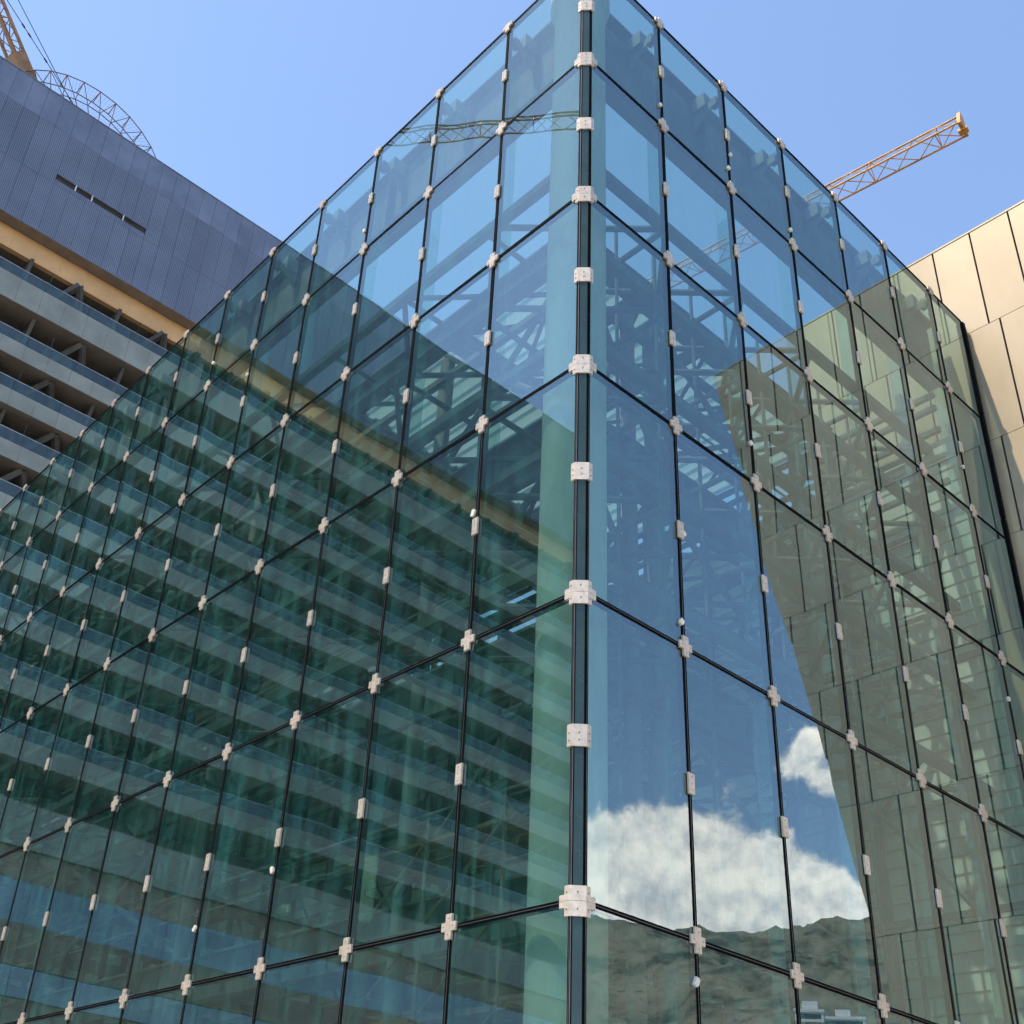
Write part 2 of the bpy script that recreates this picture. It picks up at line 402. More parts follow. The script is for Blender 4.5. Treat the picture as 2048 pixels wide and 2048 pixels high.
hill_block(57.9, 400, 9, 12, 27, 'slim white apartment tower with banded balconies below the mountains', m_white)
hill_block(59.3, 430, 15, 16, 28, 'broad white tower with dark window bands beside the slim tower', m_white)
hill_block(62.4, 420, 11, 14, 25, 'narrow grey apartment tower below the mountains nearest the panel facade', m_body)

# ------------------------------------------------------------------ glass building
ROWZ = [17.992, 15.653, 13.053, 10.346, 7.445, 4.433, 1.40, 0.12]
NL = 28
LX = [-0.09] + [-(1.589 + 1.579 * j) for j in range(NL)] + [-45.9]
RY = [0.09] + [1.560 + 1.541 * j for j in range(6)] + [10.40]
GB = thing('glass_building', (-0.5, 0.5, 0), 'tall green glass corner building with bolted clamps and open steel frame inside', 'building')

def pane_mesh(wd, ht, var):
    r = np.random.default_rng(1000 + var)
    A = r.normal(0, 0.0007); B = r.normal(0, 0.0005); C_ = r.normal(0, 0.0004)
    nx, nz = 8, 12; mb = MB(); g_ = []
    for j in range(nz + 1):
        for i in range(nx + 1):
            u = 2 * i / nx - 1; v = 2 * j / nz - 1
            d = A * (1 - u * u) * (1 - v * v) + B * (1 - u * u) * v + C_ * math.sin(3 * u + var) * (1 - v * v)
            g_.append((u * wd / 2, -d, v * ht / 2))
    mb.v = list(g_)
    for j in range(nz):
        for i in range(nx):
            a = j * (nx + 1) + i
            mb.f.append((a, a + 1, a + nx + 2, a + nx + 1)); mb.mi.append(0); mb.sm.append(True)
    x, z, T = wd / 2, ht / 2, 0.028
    mb.face([(x, T, -z), (-x, T, -z), (-x, T, z), (x, T, z)], 1)
    mb.face([(-x, 0, -z), (-x, 0, z), (-x, T, z), (-x, T, -z)], 1); mb.face([(x, 0, -z), (x, T, -z), (x, T, z), (x, 0, z)], 1)
    mb.face([(-x, 0, z), (x, 0, z), (x, T, z), (-x, T, z)], 1); mb.face([(-x, 0, -z), (-x, T, -z), (x, T, -z), (x, 0, -z)], 1)
    return mb.mesh('glass_pane', [glass_out, glass_in], recalc=False)
PM = {}
def pane(wd, ht):
    var = random.randrange(5); k = (round(wd, 2), round(ht, 2), var)
    if k not in PM: PM[k] = pane_mesh(wd, ht, hash(k) % 9973)
    return PM[k]

def clamp_mesh(poly, thick, bolts, split=None):
    mb = MB()
    e = 0.006
    cx = sum(p[0] for p in poly) / len(poly); cz = sum(p[1] for p in poly) / len(poly)
    inner = [(cx + (u - cx) * 0.955, cz + (v - cz) * 0.955) for u, v in poly]
    n = len(poly); b = len(mb.v)
    for lst, yy in ((poly, 0.004), (poly, -thick + e), (inner, -thick)):
        mb.v += [(u, yy, v) for u, v in lst]
    for a_, b_ in ((0, n), (n, 2 * n)):
        for i in range(n):
            j = (i + 1) % n; mb.f.append((b + a_ + i, b + a_ + j, b + b_ + j, b + b_ + i)); mb.mi.append(0); mb.sm.append(False)
    mb.f.append(tuple(b + 2 * n + i for i in range(n))); mb.mi.append(0); mb.sm.append(False)
    for u, v in bolts: mb.bar((u, -thick + .002, v), (u, -thick - 0.003, v), 0.0065, 6, 1)
    return mb.mesh('clamp', [m_steel, m_bolt])
a, b, c = 0.042, 0.098, 0.120
cross = [(-a, -c), (a, -c), (a, -a), (b, -a), (b, a), (a, a), (a, c), (-a, c), (-a, a), (-b, a), (-b, -a), (-a, -a)]
tee = [(-a, -c), (a, -c), (a, -a), (b, -a), (b, 0.035), (a, 0.035), (a, 0.06), (-a, 0.06), (-a, 0.035), (-b, 0.035), (-b, -a), (-a, -a)]
plate = [(-0.043, -0.11), (0.043, -0.11), (0.043, 0.11), (-0.043, 0.11)]
ME_CROSS = clamp_mesh(cross, 0.024, [(0, 0.075), (0, -0.075), (0.066, 0), (-0.066, 0)])
ME_TEE = clamp_mesh(tee, 0.024, [(0, -0.075), (0.07, 0), (-0.07, 0)])
ME_PLATE = clamp_mesh(plate, 0.024, [(0, 0.07), (0, 0), (0, -0.07)])
ME_CLIP = MB().prism([(-0.022, -0.05), (0.022, -0.05), (0.034, -0.02), (0.034, 0.03), (0.015, 0.05), (-0.022, 0.045)], lambda u, v, w_: (u, w_, v), -0.032, -0.002).mesh('fin_clip', m_clip)

def wall(cuts, to_world, rot, label, nclip):
    """cuts: distances along the wall; to_world(s, out, z)"""
    sgn = 1
    mb = MB(); S = 0.025
    s0, s1 = cuts[0], cuts[-1]
    def wb(sa, sb, oa, ob, za, zb, mi=0):
        mb.box(to_world(sa, oa, za), to_world(sb, ob, zb), mi)
    for i, sj in enumerate(cuts):
        hw = S if 0 < i < len(cuts) - 1 else 0.016
        for k in range(len(ROWZ) - 1):
            wb(sj - hw, sj + hw, 0.006, -0.075, ROWZ[k] - 0.0245, ROWZ[k + 1] + 0.0245)
            if k >= 3: wb(sj - 0.002, sj + 0.002, 0.008, 0.006, ROWZ[k] - 0.0245, ROWZ[k + 1] + 0.0245, 1)
    lo, hi = min(s0, s1), max(s0, s1)
    for zk in ROWZ:
        wb(lo - .016, hi + .016, 0.006, -0.075, zk - 0.024, zk + 0.024)
        if zk < 9: wb(lo - .016, hi + .016, 0.008, 0.006, zk - 0.002, zk + 0.002, 1)
    wobj = mb.build('glass_wall', [m_seal, m_alu], GB, label=label)
    for i in range(len(cuts) - 1):
        for k in range(len(ROWZ) - 1):
            sm, zm = (cuts[i] + cuts[i + 1]) / 2, (ROWZ[k] + ROWZ[k + 1]) / 2
            wd, ht = abs(cuts[i + 1] - cuts[i]) - 2 * S, ROWZ[k] - ROWZ[k + 1] - 0.048
            tilt = Matrix.Rotation(random.gauss(0, 0.0011), 4, 'X') @ Matrix.Rotation(random.gauss(0, 0.0011), 4, 'Z')
            put('glass_pane', pane(wd, ht), wobj, Matrix.Translation(to_world(sm, 0.0, zm)) @ rot @ tilt)
    for sj in cuts[1:-1]:
        for k in range(len(ROWZ) - 1):
            put('cross_clamp', ME_TEE if k == 0 else ME_CROSS, wobj, Matrix.Translation(to_world(sj, 0.012, ROWZ[k])) @ rot)
            if k < 6:
                put('plate_clamp', ME_PLATE, wobj, Matrix.Translation(to_world(sj, 0.012, (ROWZ[k] + ROWZ[k + 1]) / 2)) @ rot)
        fm = MB(); p0 = to_world(sj - 0.009, -0.08, ROWZ[-1]); p1 = to_world(sj + 0.009, -0.27, ROWZ[0] - 0.1)
        fm.box(p0, p1); fm.build('glass_fin', glass_fin, wobj)
    for n_ in range(nclip):
        sj = cuts[1 + min(len(cuts) - 3, int(abs(random.gauss(0, 3.2))))]
        z_ = random.uniform(3.2, 17.0)
        if min(abs(z_ - q) for q in ROWZ) < 0.2: continue
        off = random.choice((-1, -1, 1)) * random.uniform(0.035, 0.06)
        put('fin_clip', ME_CLIP, wobj, Matrix.Translation(to_world(sj + off, 0, z_)) @ rot @ Matrix.Rotation(random.uniform(-.9, .9), 4, 'Y') @ Matrix.Diagonal((1, 1, random.uniform(.6, .9), 1)))
    return wobj
ROT_R = Matrix.Rotation(math.radians(90), 4, 'Z')
WL = wall(LX, lambda s, o, z: Vector((s, -o, z)), Matrix(), 'long glass wall reflecting the balconied office block', 6)
WR = wall(RY, lambda s, o, z: Vector((o, s, z)), ROT_R, 'short glass wall reflecting sky, clouds and mountains', 14)

# chamfered corner post with wrap-round clamps
cp = MB()
zb, zt = 0.0, ROWZ[0] + 0.03
o_ = 0.008
strip = [(-0.09 - .016, -o_), (-0.066, -o_ * 1.2), (-0.07, 0.05), (-0.12, 0.07)]
cp.prism([(-0.098, -o_), (-0.062, -0.004), (-0.07, 0.05), (-0.105, 0.06)], lambda u, v, w_: (u, v, w_), zb, zt)
cp.prism([(0.004, 0.062), (o_, 0.098), (-0.06, 0.105), (-0.05, 0.07)], lambda u, v, w_: (u, v, w_), zb, zt)
cp.prism([(-0.074, -0.012), (-0.066, -0.012), (-0.066, -0.004), (-0.074, -0.004)], lambda u, v, w_: (u, v, w_), zb, zt, 1)
corner = cp.build('corner_post', [m_seal, m_alu], GB)
cgp = MB()
for k in range(len(ROWZ) - 1):
    cgp.prism([(-0.064, 0.004), (-0.004, 0.064), (-0.02, 0.08), (-0.08, 0.02)], lambda u, v, w_: (u, v, w_), ROWZ[k + 1] + .02, ROWZ[k] - .02)
cgp.build('corner_glazing', m_cglaz, corner)
def corner_clamp(z, hb, arm):
    mb = MB(); T = 0.03
    # plan outline of a plate folded round the chamfer
    def fold(w_):
        return [(-w_, -T), (-0.072, -T), (T, 0.072), (T, w_), (0.0, w_), (0.0, 0.085), (-0.085, 0.0), (-w_, 0.0)]
    h0, h1 = -hb, hb
    def half(za, zb_, w_):
        pl = fold(w_)
        n = len(pl); mb.prism(pl, lambda u, v, q: (u, v, q), za, zb_)
    if arm:
        half(z + 0.0015, z + hb, 0.125); half(z - hb, z - 0.0015, 0.125)
        for za, zb_ in ((z + 0.0015, z + 0.055), (z - 0.055, z - 0.0015)):
            mb.box((-0.185, -T, za), (-0.125, 0.0, zb_)); mb.box((0.0, 0.125, za), (T, 0.185, zb_))
    else:
        half(z - hb, z + hb, 0.125)
    for dz in ((hb * .55, -hb * .55) if arm else (0.02, -0.05)):
        mb.bar((-0.10, -T + .002, z + dz), (-0.10, -T - .004, z + dz), 0.008, 6, 1)
        mb.bar((T - .002, 0.10, z + dz), (T + .004, 0.10, z + dz), 0.008, 6, 1)
        q = Vector((-0.0135, 0.0135, z + dz)) + Vector((0.0, 0, 0)); mb.bar(q + Vector((-.008, .008, 0)) * 0 , q + Vector((.006, -.006, 0)), 0.008, 6, 1)
    mb.build('corner_clamp', [m_steel, m_bolt], corner)
for k, z_ in enumerate(ROWZ[:-1]):
    corner_clamp(z_, 0.13, k > 0)
    if k < 6: corner_clamp((ROWZ[k] + ROWZ[k + 1]) / 2, 0.108, False)

ep = MB()
for k in range(8): ep.box((-0.10, 10.41, k * 2.25 + 0.02), (0.03, 10.50, k * 2.25 + 2.23))
ep.build('end_post', m_seal, GB)
ep = MB(); ep.box((-0.06, 10.505, 0), (0.015, 10.57, 17.9)); ep.build('end_glazing', glass_dark, GB)

# ---- inside: round columns, edge beams, set-back decks, wind trusses
def round_col(x, y, r, z1, name='column'):
    mb = MB(); seg = 40; prof = [(r, 0), (r, z1 - .5), (r * 1.18, z1 - .42), (r * 1.18, z1)]
    n = len(mb.v)
    for rad, z in prof:
        for i in range(seg): mb.v.append((x + rad * math.cos(2 * math.pi * i / seg), y + rad * math.sin(2 * math.pi * i / seg), z))
    for j in range(len(prof) - 1):
        for i in range(seg):
            k = (i + 1) % seg; mb.f.append((j * seg + i, j * seg + k, (j + 1) * seg + k, (j + 1) * seg + i)); mb.mi.append(0); mb.sm.append(True)
    mb.f.append(tuple((len(prof) - 1) * seg + i for i in range(seg))); mb.mi.append(0); mb.sm.append(False)
    return mb.build(name, m_conc, GB)
round_col(-0.62, 0.53, 0.365, 18.25)
def ibeam(p, q, hgt, wid, name, mat, parent, axis):
    """I-beam along x or y; p,q give the bottom centre line"""
    mb = MB(); t_ = 0.03
    for lo_, hi_, hw in ((0, t_ * 1.4, wid / 2), (t_ * 1.4, hgt - t_ * 1.4, t_ / 2), (hgt - t_ * 1.4, hgt, wid / 2)):
        if axis == 'x': mb.box((p[0], p[1] - hw, p[2] + lo_), (q[0], p[1] + hw, p[2] + hi_))
        else: mb.box((p[0] - hw, p[1], p[2] + lo_), (p[0] + hw, q[1], p[2] + hi_))
    n = int(abs(q[0] - p[0]) + abs(q[1] - p[1])) // 2
    for i in range(1, n):
        f = i / n
        if axis == 'x': X = p[0] + (q[0] - p[0]) * f; mb.box((X - .008, p[1] - wid * .45, p[2] + .05), (X + .008, p[1] + wid * .45, p[2] + hgt - .05))
        else: Y = p[1] + (q[1] - p[1]) * f; mb.box((p[0] - wid * .45, Y - .008, p[2] + .05), (p[0] + wid * .45, Y + .008, p[2] + hgt - .05))
    return mb.build(name, mat, parent)
ibeam((-45, 0.62, 16.65), (-0.98, 0.62, 16.65), 1.5, 0.34, 'edge_beam', m_frame, GB, 'x')
ibeam((-0.62, 0.92, 16.65), (-0.62, 10.3, 16.65), 1.5, 0.34, 'edge_beam', m_frame, GB, 'y')
BR = MB()
BR.prism([(-0.56, -0.25), (-0.30, -0.05), (-0.09, 0.0), (-0.09, 0.10), (-0.40, 0.16), (-0.56, 0.42)], lambda u, v, w_: (w_, -u, v), -0.02, 0.02)
BR.box((-0.09, 0.28, 0.05), (0.09, 0.52, 0.34)); BR.box((-0.05, 0.10, -0.06), (0.05, 0.2, 0.12))
ME_BR = BR.mesh('outrigger', m_framel)
for s in LX[1:-1]: put('outrigger', ME_BR, GB, Matrix.Translation((s, 0.0, 17.7)))
for s in RY[1:-1]: put('outrigger', ME_BR, GB, Matrix.Translation((0.0, s, 17.7)) @ ROT_R)

DX, DY = -2.9, 2.9
z_ = 16.9
mb = MB(); y = DY; pts = []
while y < 10.3:
    pts += [(y, 0.0), (y + 0.13, 0.0), (y + 0.17, 0.075), (y + 0.28, 0.075)]; y += 0.32
pts.append((y, 0.0))
for i in range(len(pts) - 1):
    (ya, za), (yb, zb_) = pts[i], pts[i + 1]
    mb.face([(-9.3, ya, z_ + za), (DX, ya, z_ + za), (DX, yb, z_ + zb_), (-9.3, yb, z_ + zb_)])
    mb.face([(-42, ya, z_ + za), (-9.3, ya, z_ + za), (-9.3, yb, z_ + zb_), (-42, yb, z_ + zb_)], 1)
roof = mb.build('roof_deck', [m_poly, m_deck], GB)
for n_, (z_, hb) in enumerate(((16.9, .55), (13.1, .75), (9.5, .95), (6.0, .75))):
    if n_ == 0: ff = roof
    else: ff = ibeam((DX, DY, z_ - hb), (DX, 10.2, z_ - hb), hb, 0.30, 'floor_frame', m_frame, GB, 'y')
    if n_ == 0: ibeam((DX, DY, z_ - .56), (DX, 10.3, z_ - .56), 0.55, 0.24, 'edge_joist', m_frame, ff, 'y')
    ibeam((-42, DY, z_ - hb), (DX - .15, DY, z_ - hb), hb, 0.28, 'deck_beam', m_frame, ff, 'x')
    ibeam((DX - 3.2, DY, z_ - hb * .8), (DX - 3.2, 10.2, z_ - hb * .8), hb * .8, 0.24, 'deck_beam', m_frame, ff, 'y')
    for X in np.arange(-9.4, -42, -3.3): ibeam((X, DY + .15, z_ - .42), (X, 10.2, z_ - .42), 0.40, 0.16, 'cross_beam', m_frame, ff, 'y')
    for Y in (4.7, 6.5, 8.3): ibeam((-42, Y, z_ - .30), (DX - .16, Y, z_ - .30), 0.27, 0.12, 'joist', m_frame, ff, 'x')
    for q in range(4):
        bar_obj('brace', (DX - .1, DY + 1.8 * q, z_ - .34), (DX - 3.1, DY + 1.8 * (q + 1), z_ - .34), 0.04, m_frame, ff)
        bar_obj('brace', (DX - 3.1, DY + 1.8 * q, z_ - .37), (DX - .1, DY + 1.8 * (q + 1), z_ - .37), 0.04, m_frame, ff)
# posts on the deck edge
for X in (-5.98, -12.0, -18.0, -24.0, -30.0): bar_obj('post', (X, DY - .02, 0), (X, DY - .02, 15.9), 0.13, m_framel, GB, 12)
for Y in (4.15, 4.72, 8.9): bar_obj('post', (DX + .02, Y, 0), (DX + .02, Y, 15.9), 0.12, m_framel, GB, 12)
bar_obj('post', (DX, DY, 0), (DX, DY, 15.9), 0.14, m_framel, GB, 12)
# wind trusses lying in the open strip behind the glass
for z_ in (15.35, 13.7, 12.05, 10.4, 8.75):
    tm = MB()
    tm.box((-42, 0.90, z_ - .07), (-0.9, 1.04, z_ + .07)); tm.box((-1.04, 1.04, z_ - .07), (-0.90, 10.3, z_ + .07))
    tm.box((-42, DY - .2, z_ - .06), (DX, DY - .08, z_ + .06)); tm.box((DX + .08, DY, z_ - .06), (DX + .2, 10.3, z_ + .06))
    tr = tm.build('wind_truss', m_frame, GB)
    xs = np.arange(-0.97, -40, -1.95)
    for i in range(len(xs) - 1):
        ya, yb = (0.97, DY - .14) if i % 2 == 0 else (DY - .14, 0.97)
        bar_obj('brace', (xs[i], ya, z_), (xs[i + 1], yb, z_), 0.05, m_frame, tr)
        bar_obj('brace', (xs[i], 0.97, z_), (xs[i], DY - .14, z_), 0.045, m_frame, tr)
    ys = np.arange(0.97, 10.3, 1.85)
    for i in range(len(ys) - 1):
        for xa, xb in ((-0.97, DX + .14), (DX + .14, -0.97)):
            bar_obj('brace', (xa, ys[i], z_), (xb, ys[i + 1], z_ + .02 * (xa > xb)), 0.05, m_frame, tr)
        bar_obj('brace', (-0.97, ys[i + 1], z_), (DX + .14, ys[i + 1], z_), 0.05, m_frame, tr)
# slender hangers between the truss levels
for Y in np.arange(1.9, 10.2, 0.925):
    bar_obj('hanger', (-1.95, Y, 5.2), (-1.95, Y, 16.2), 0.03, m_frame, GB)
for X in np.arange(-3.9, -24, -1.95):
    bar_obj('hanger', (X, 1.95, 5.2), (X, 1.95, 16.2), 0.03, m_frame, GB)
# vertical bracing on the deck edge and hangers
for (za, zb_) in ((5.9, 9.4), (9.4, 12.9), (12.9, 16.5)):
    for Y0, Y1 in ((DY, 4.72), (4.72, 8.9)):
        bar_obj('brace', (DX + .05, Y0, za + .2), (DX + .05, Y1, zb_ - .5), 0.055, m_frame, GB)
        bar_obj('brace', (DX + .10, Y1, za + .2), (DX + .10, Y0, zb_ - .5), 0.055, m_frame, GB)
    for X0, X1 in ((-2.9, -5.98), (-12, -18), (-24, -30)):
        bar_obj('brace', (X0, DY - .06, za + .2), (X1, DY - .06, zb_ - .5), 0.055, m_frame, GB)
        bar_obj('brace', (X1, DY - .11, za + .2), (X0, DY - .11, zb_ - .5), 0.055, m_frame, GB)
for z_ in (6.0, 9.5, 13.1):   # edge rails on the frames
    bar_obj('guard_rail', (-41, DY, z_ + 1.25), (DX, DY, z_ + 1.25), 0.022, m_framel, GB)
    bar_obj('guard_rail', (DX, DY, z_ + 1.25), (DX, 10.2, z_ + 1.25), 0.022, m_framel, GB)
    bar_obj('guard_rail', (-41, DY, z_ + 0.8), (DX, DY, z_ + 0.8), 0.018, m_framel, GB)
    bar_obj('guard_rail', (DX, DY, z_ + 0.8), (DX, 10.2, z_ + 0.8), 0.018, m_framel, GB)
# ribbed siding closes the back and the far end of the lower storeys
sd_ = MB(); zc = 0.0; i = 0
while zc < 15.5:
    h_ = 0.24 if i % 2 else 0.05
    sd_.box((-42.2, 10.36 - (.07 if i % 2 else 0), zc), (-0.5, 10.42, min(zc + h_, 15.5))); zc += h_; i += 1
zc = 0.0; i = 0
while zc < 15.5:
    h_ = 0.24 if i % 2 else 0.05
    sd_.box((-42.36, 0.6, zc), (-42.28 + (.07 if i % 2 else 0), 10.28, min(zc + h_, 15.5))); zc += h_; i += 1
siding = sd_.build('back_siding', m_side, GB)
for X in np.arange(-1.3, -42, -1.55): box_obj('girt', (X - .05, 10.12, 0.1), (X + .05, 10.28, 16.8), m_frame, siding)
for zg in (3.2, 6.9, 11.0, 14.4, 15.55, 16.05, 16.35): box_obj('rail', (-42, 10.02, zg - .05), (-0.6, 10.11, zg + .05), m_frame, siding)
for i in range(9):
    X = -1.3 - i * 3.1
    for za, zb_ in ((3.2, 6.9), (6.9, 11.0), (11.0, 14.4)): bar_obj('brace', (X, 9.97, za), (X - 3.1, 9.97, zb_), .045, m_frame, siding)
fl_ = MB(); fl_.box((-42, 0.1, 0.005), (-0.12, 10.3, 0.06)); fl_.build('ground_slab', m_pave, GB)

# scaffold tower standing inside behind the corner column
SC = thing('scaffold_tower', (-3.6, 1.9, 0), 'dark rusty scaffold tower behind the glass left of the corner column', 'scaffold')
for X in (-4.9, -3.6, -2.3):
    for Y in (1.3, 2.35): bar_obj('standard', (X, Y, 0), (X, Y, 6.3), 0.028, m_rust, SC)
for lv in range(1, 7):
    z_ = lv * 1.0
    for Y in (1.3, 2.35): bar_obj('ledger', (-5.05, Y, z_), (-2.15, Y, z_), 0.024, m_rust, SC)
    for X in (-4.9, -3.6, -2.3): bar_obj('transom', (X, 1.2, z_), (X, 2.45, z_), 0.022, m_rust, SC)
    for i, X in enumerate((-4.9, -3.6)):
        bar_obj('brace', (X, 1.28, z_ - 1), (X + 1.3, 1.28, z_), 0.02, m_rust, SC)
for z_ in (2.04, 4.04, 6.04):
    for q in range(4): box_obj('plank', (-5.0, 1.36 + q * .25, z_), (-2.2, 1.58 + q * .25, z_ + .04), m_wood, SC)

# ------------------------------------------------------------------ office block on the left
XF = -46.0; KS = (6.678 + 46) / (6.678 + 26)
def zs(z, back=0.0): return 1.6 + (z - 1.6) * KS * ((6.678 + 46 + back) / (6.678 + 46))
def ysc(y, back=0.0): return -7.177 + (y + 7.177) * KS * ((6.678 + 46 + back) / (6.678 + 46))
Y0, Y1 = -54.0, 36.0
OB = thing('office_block', (XF - 8, -9, 0), 'long office block with balconies, ochre fascia and blue-grey perforated top', 'building')
ZR, ZS1, ZS2, ZP = zs(39.12), zs(37.55), zs(34.95), zs(32.5)
bd = MB(); bd.box((XF - 20, Y0, 0), (XF - 4.2, Y1, ZP + .1)); bd.box((XF - 20, Y0, ZP + .1), (XF - 0.16, Y1, ZR - .25)); bd.build('body', m_body, OB)
def yz_panel(wd, ht, th, mat, groove=False, mats=None):
    mb = MB()
    if groove:
        mb.box((-th, -wd / 2, -ht / 2), (0, -0.006, ht / 2)); mb.box((-th, 0.006, -ht / 2), (0, wd / 2, ht / 2))
    else: mb.box((-th, -wd / 2, -ht / 2), (0, wd / 2, ht / 2))
    return mb.mesh('panel', mat)
# plain and perforated metal cladding
PW = 1.0
rows = [(ZR, ZS1, m_clad), (ZS1, ZS2, m_perf), (ZS2, ZP, m_perf)]
slot_y0, slot_y1 = ysc(0.0), ysc(3.18); slot_z0, slot_z1 = zs(35.19), zs(35.47)
for ri, (za, zb_, mt) in enumerate(rows):
    h = za - zb_ - 0.014
    me_ = yz_panel(PW - 0.014, h, 0.10, mt)
    for i in range(int((Y1 - Y0) / PW)):
        yc = Y0 + (i + .5) * PW
        if ri == 1 and yc - .5 < slot_y1 and yc + .5 > slot_y0:
            for q0, q1 in ((zb_ + .007, slot_z0), (slot_z1, za - .007)):
                box_obj('cladding_panel', (XF - .1, yc - PW / 2 + .007, q0), (XF, yc + PW / 2 - .007, q1), mt, OB)
            continue
        put('cladding_panel', me_, OB, Matrix.Translation((XF + random.uniform(-.004, .004), yc, (za + zb_) / 2)))
sl = MB(); sl.box((XF - .14, slot_y0 - .5, slot_z0 - .1), (XF - .125, slot_y1 + .5, slot_z1 + .1))
for i in range(60):
    yy = slot_y0 + (slot_y1 - slot_y0) * i / 60; sl.box((XF - .12, yy, slot_z0), (XF - .10, yy + .03, slot_z1))
vent = sl.build('vent_slot', m_cdark, OB)
for f in (0.17, 0.38, 0.79): box_obj('vent_post', (XF - .09, slot_y0 + (slot_y1 - slot_y0) * f - .035, slot_z0 - .02), (XF + .01, slot_y0 + (slot_y1 - slot_y0) * f + .035, slot_z1 + .02), m_white, vent)
cop = MB(); cop.box((XF - .7, Y0, ZR), (XF + .03, Y1, ZR + .06)); cop.build('coping', m_clad, OB)
sf = MB(); sf.box((XF - 4.3, Y0, ZP - .03), (XF - .005, Y1, ZP)); sf.build('soffit', m_soff, OB)
# ochre bullnose fascia, set back under the soffit
FB = 0.72; zo1 = ZP - .06; zo0 = zs(31.13, FB)
prof = [(-.35, zo1), (-.10, zo1)]
for i in range(1, 13):
    a_ = math.pi / 2 * i / 12; prof.append((-.10 + .10 * math.sin(a_) ** .8, zo1 - (zo1 - zo0) * (i / 12) * 0.92))
prof += [(-.02, zo0), (-.35, zo0)]
FW = 1.5
fm = MB().prism([(u, v) for u, v in prof], lambda u, v, w_: (u, w_, v), -FW / 2 + .004, FW / 2 - .004).mesh('fascia_panel', m_orange)
for i in range(int((Y1 - Y0) / FW)): put('fascia_panel', fm, OB, Matrix.Translation((XF - FB, Y0 + (i + .5) * FW, 0)))
bf = MB(); bf.box((XF - FB - 3.4, Y0, zo0 + .02), (XF - FB - .36, Y1, zo0 + .2)); bf.build('ceiling', m_soff, OB)
# balconied floors
floors = [(30.57, 30.15, 29.12)] + [(28.05 - 1.885 * i, 28.05 - 1.885 * i - .43, 28.05 - 1.885 * i - 1.05) for i in range(8)]
BW = 2.7; nb = int((Y1 - Y0) / BW)
for fi, (t_, g_, b_) in enumerate(floors):
    T, G, B = zs(t_), zs(g_), zs(b_)
    sb = MB(); sb.box((XF - 4.3, Y0, B + .05), (XF - .13, Y1, B + .40)); 
    slab = sb.build('balcony_slab', m_soff, OB)
    fr = MB(); fr.box((XF - .12, Y0, B + .41), (XF - .09, Y1, G - .02)); fr.build('backing', m_dark, slab)
    sp_me = yz_panel(BW - .012, G - B, .08, m_span, True); gl_me = yz_panel(BW - .02, T - G, .025, glass_bal)
    off = random.uniform(0, 1.2)
    for i in range(nb):
        yc = Y0 + (i + .5) * BW
        put('spandrel_panel', sp_me, slab, Matrix.Translation((XF + random.uniform(-.006, .006), yc, (G + B) / 2)))
        put('balustrade_pane', gl_me, slab, Matrix.Translation((XF - .02, yc, (T + G) / 2 + .004)) @ Matrix.Rotation(random.gauss(0, .004), 4, 'Z') @ Matrix.Rotation(random.gauss(0, .004), 4, 'Y'))
    bar_obj('handrail', (XF - .03, Y0, T + .015), (XF - .03, Y1, T + .015), 0.022, m_rail, slab)
    ztop = zs(floors[fi - 1][2]) + .04 if fi else zo0
    zfl = B + .41
    # rear glazing with mullions, cross walls, raking struts and glass screens
    gw = MB(); gw.box((XF - 4.19, Y0, zfl), (XF - 4.1, Y1, ztop)); gw.build('rear_glazing', glass_dark, slab)
    for i in range(16):
        yb = Y0 + 2.4 + i * 5.6 + (fi % 2) * 1.1
        if yb > Y1 - 1: break
        cw = MB(); cw.prism([(XF - 4.1, zfl), (XF - 1.9, zfl), (XF - .55, ztop), (XF - 4.1, ztop)], lambda u, v, w_: (u, w_, v), yb - .1, yb + .1)
        cw.build('cross_wall', m_dark, slab)
        rk = MB(); rk.bar((XF - .5, yb + 2.9, ztop - .05), (XF - 3.6, yb + .3, zfl + .1), .22, 4); rk.bar((XF - .5, yb + 2.9, ztop - .05), (XF - 3.6, yb + 5.0, zfl + .1), .22, 4)
        rk.build('raking_strut', m_dark, slab)
        sn = MB(); sn.prism([(XF - 1.3, G - .2), (XF - .1, G - .2), (XF - .1, T + .55 + .25 * (i % 3)), (XF - 1.3, T + .1)], lambda u, v, w_: (u, w_, v), yb + 1.2, yb + 1.22)
        sn.build('screen_pane', glass_bal, slab)
# lower bands below the balconies
bands = [(12.62, 11.36, m_span, 0.0, 'band_panel'), (11.36, 10.47, m_brown, -.25, 'band_panel'), (10.47, 9.32, glass_dark_b, -.10, 'glazing_pane'),
         (9.32, 8.2, m_brown, -.05, 'band_panel'), (8.2, 7.4, glass_dark_b, -.15, 'glazing_pane'), (7.4, 5.3, m_brown, -.2, 'band_panel'), (5.3, 1.6, glass_dark, -.4, 'glazing_pane')]
bk = MB(); bk.box((XF - 4.2, Y0, 0), (XF - .8, Y1, zs(12.6))); lower = bk.build('podium', m_dark, OB)
for t_, b_, mt, dx, nm in bands:
    T, B = zs(t_), zs(b_); me_ = yz_panel(2.4 - .02, T - B - .02, .2, mt)
    for i in range(int((Y1 - Y0) / 2.4)):
        put(nm, me_, lower, Matrix.Translation((XF + dx, Y0 + (i + .5) * 2.4, (T + B) / 2)) @ Matrix.Rotation(random.gauss(0, .002), 4, 'Z'))

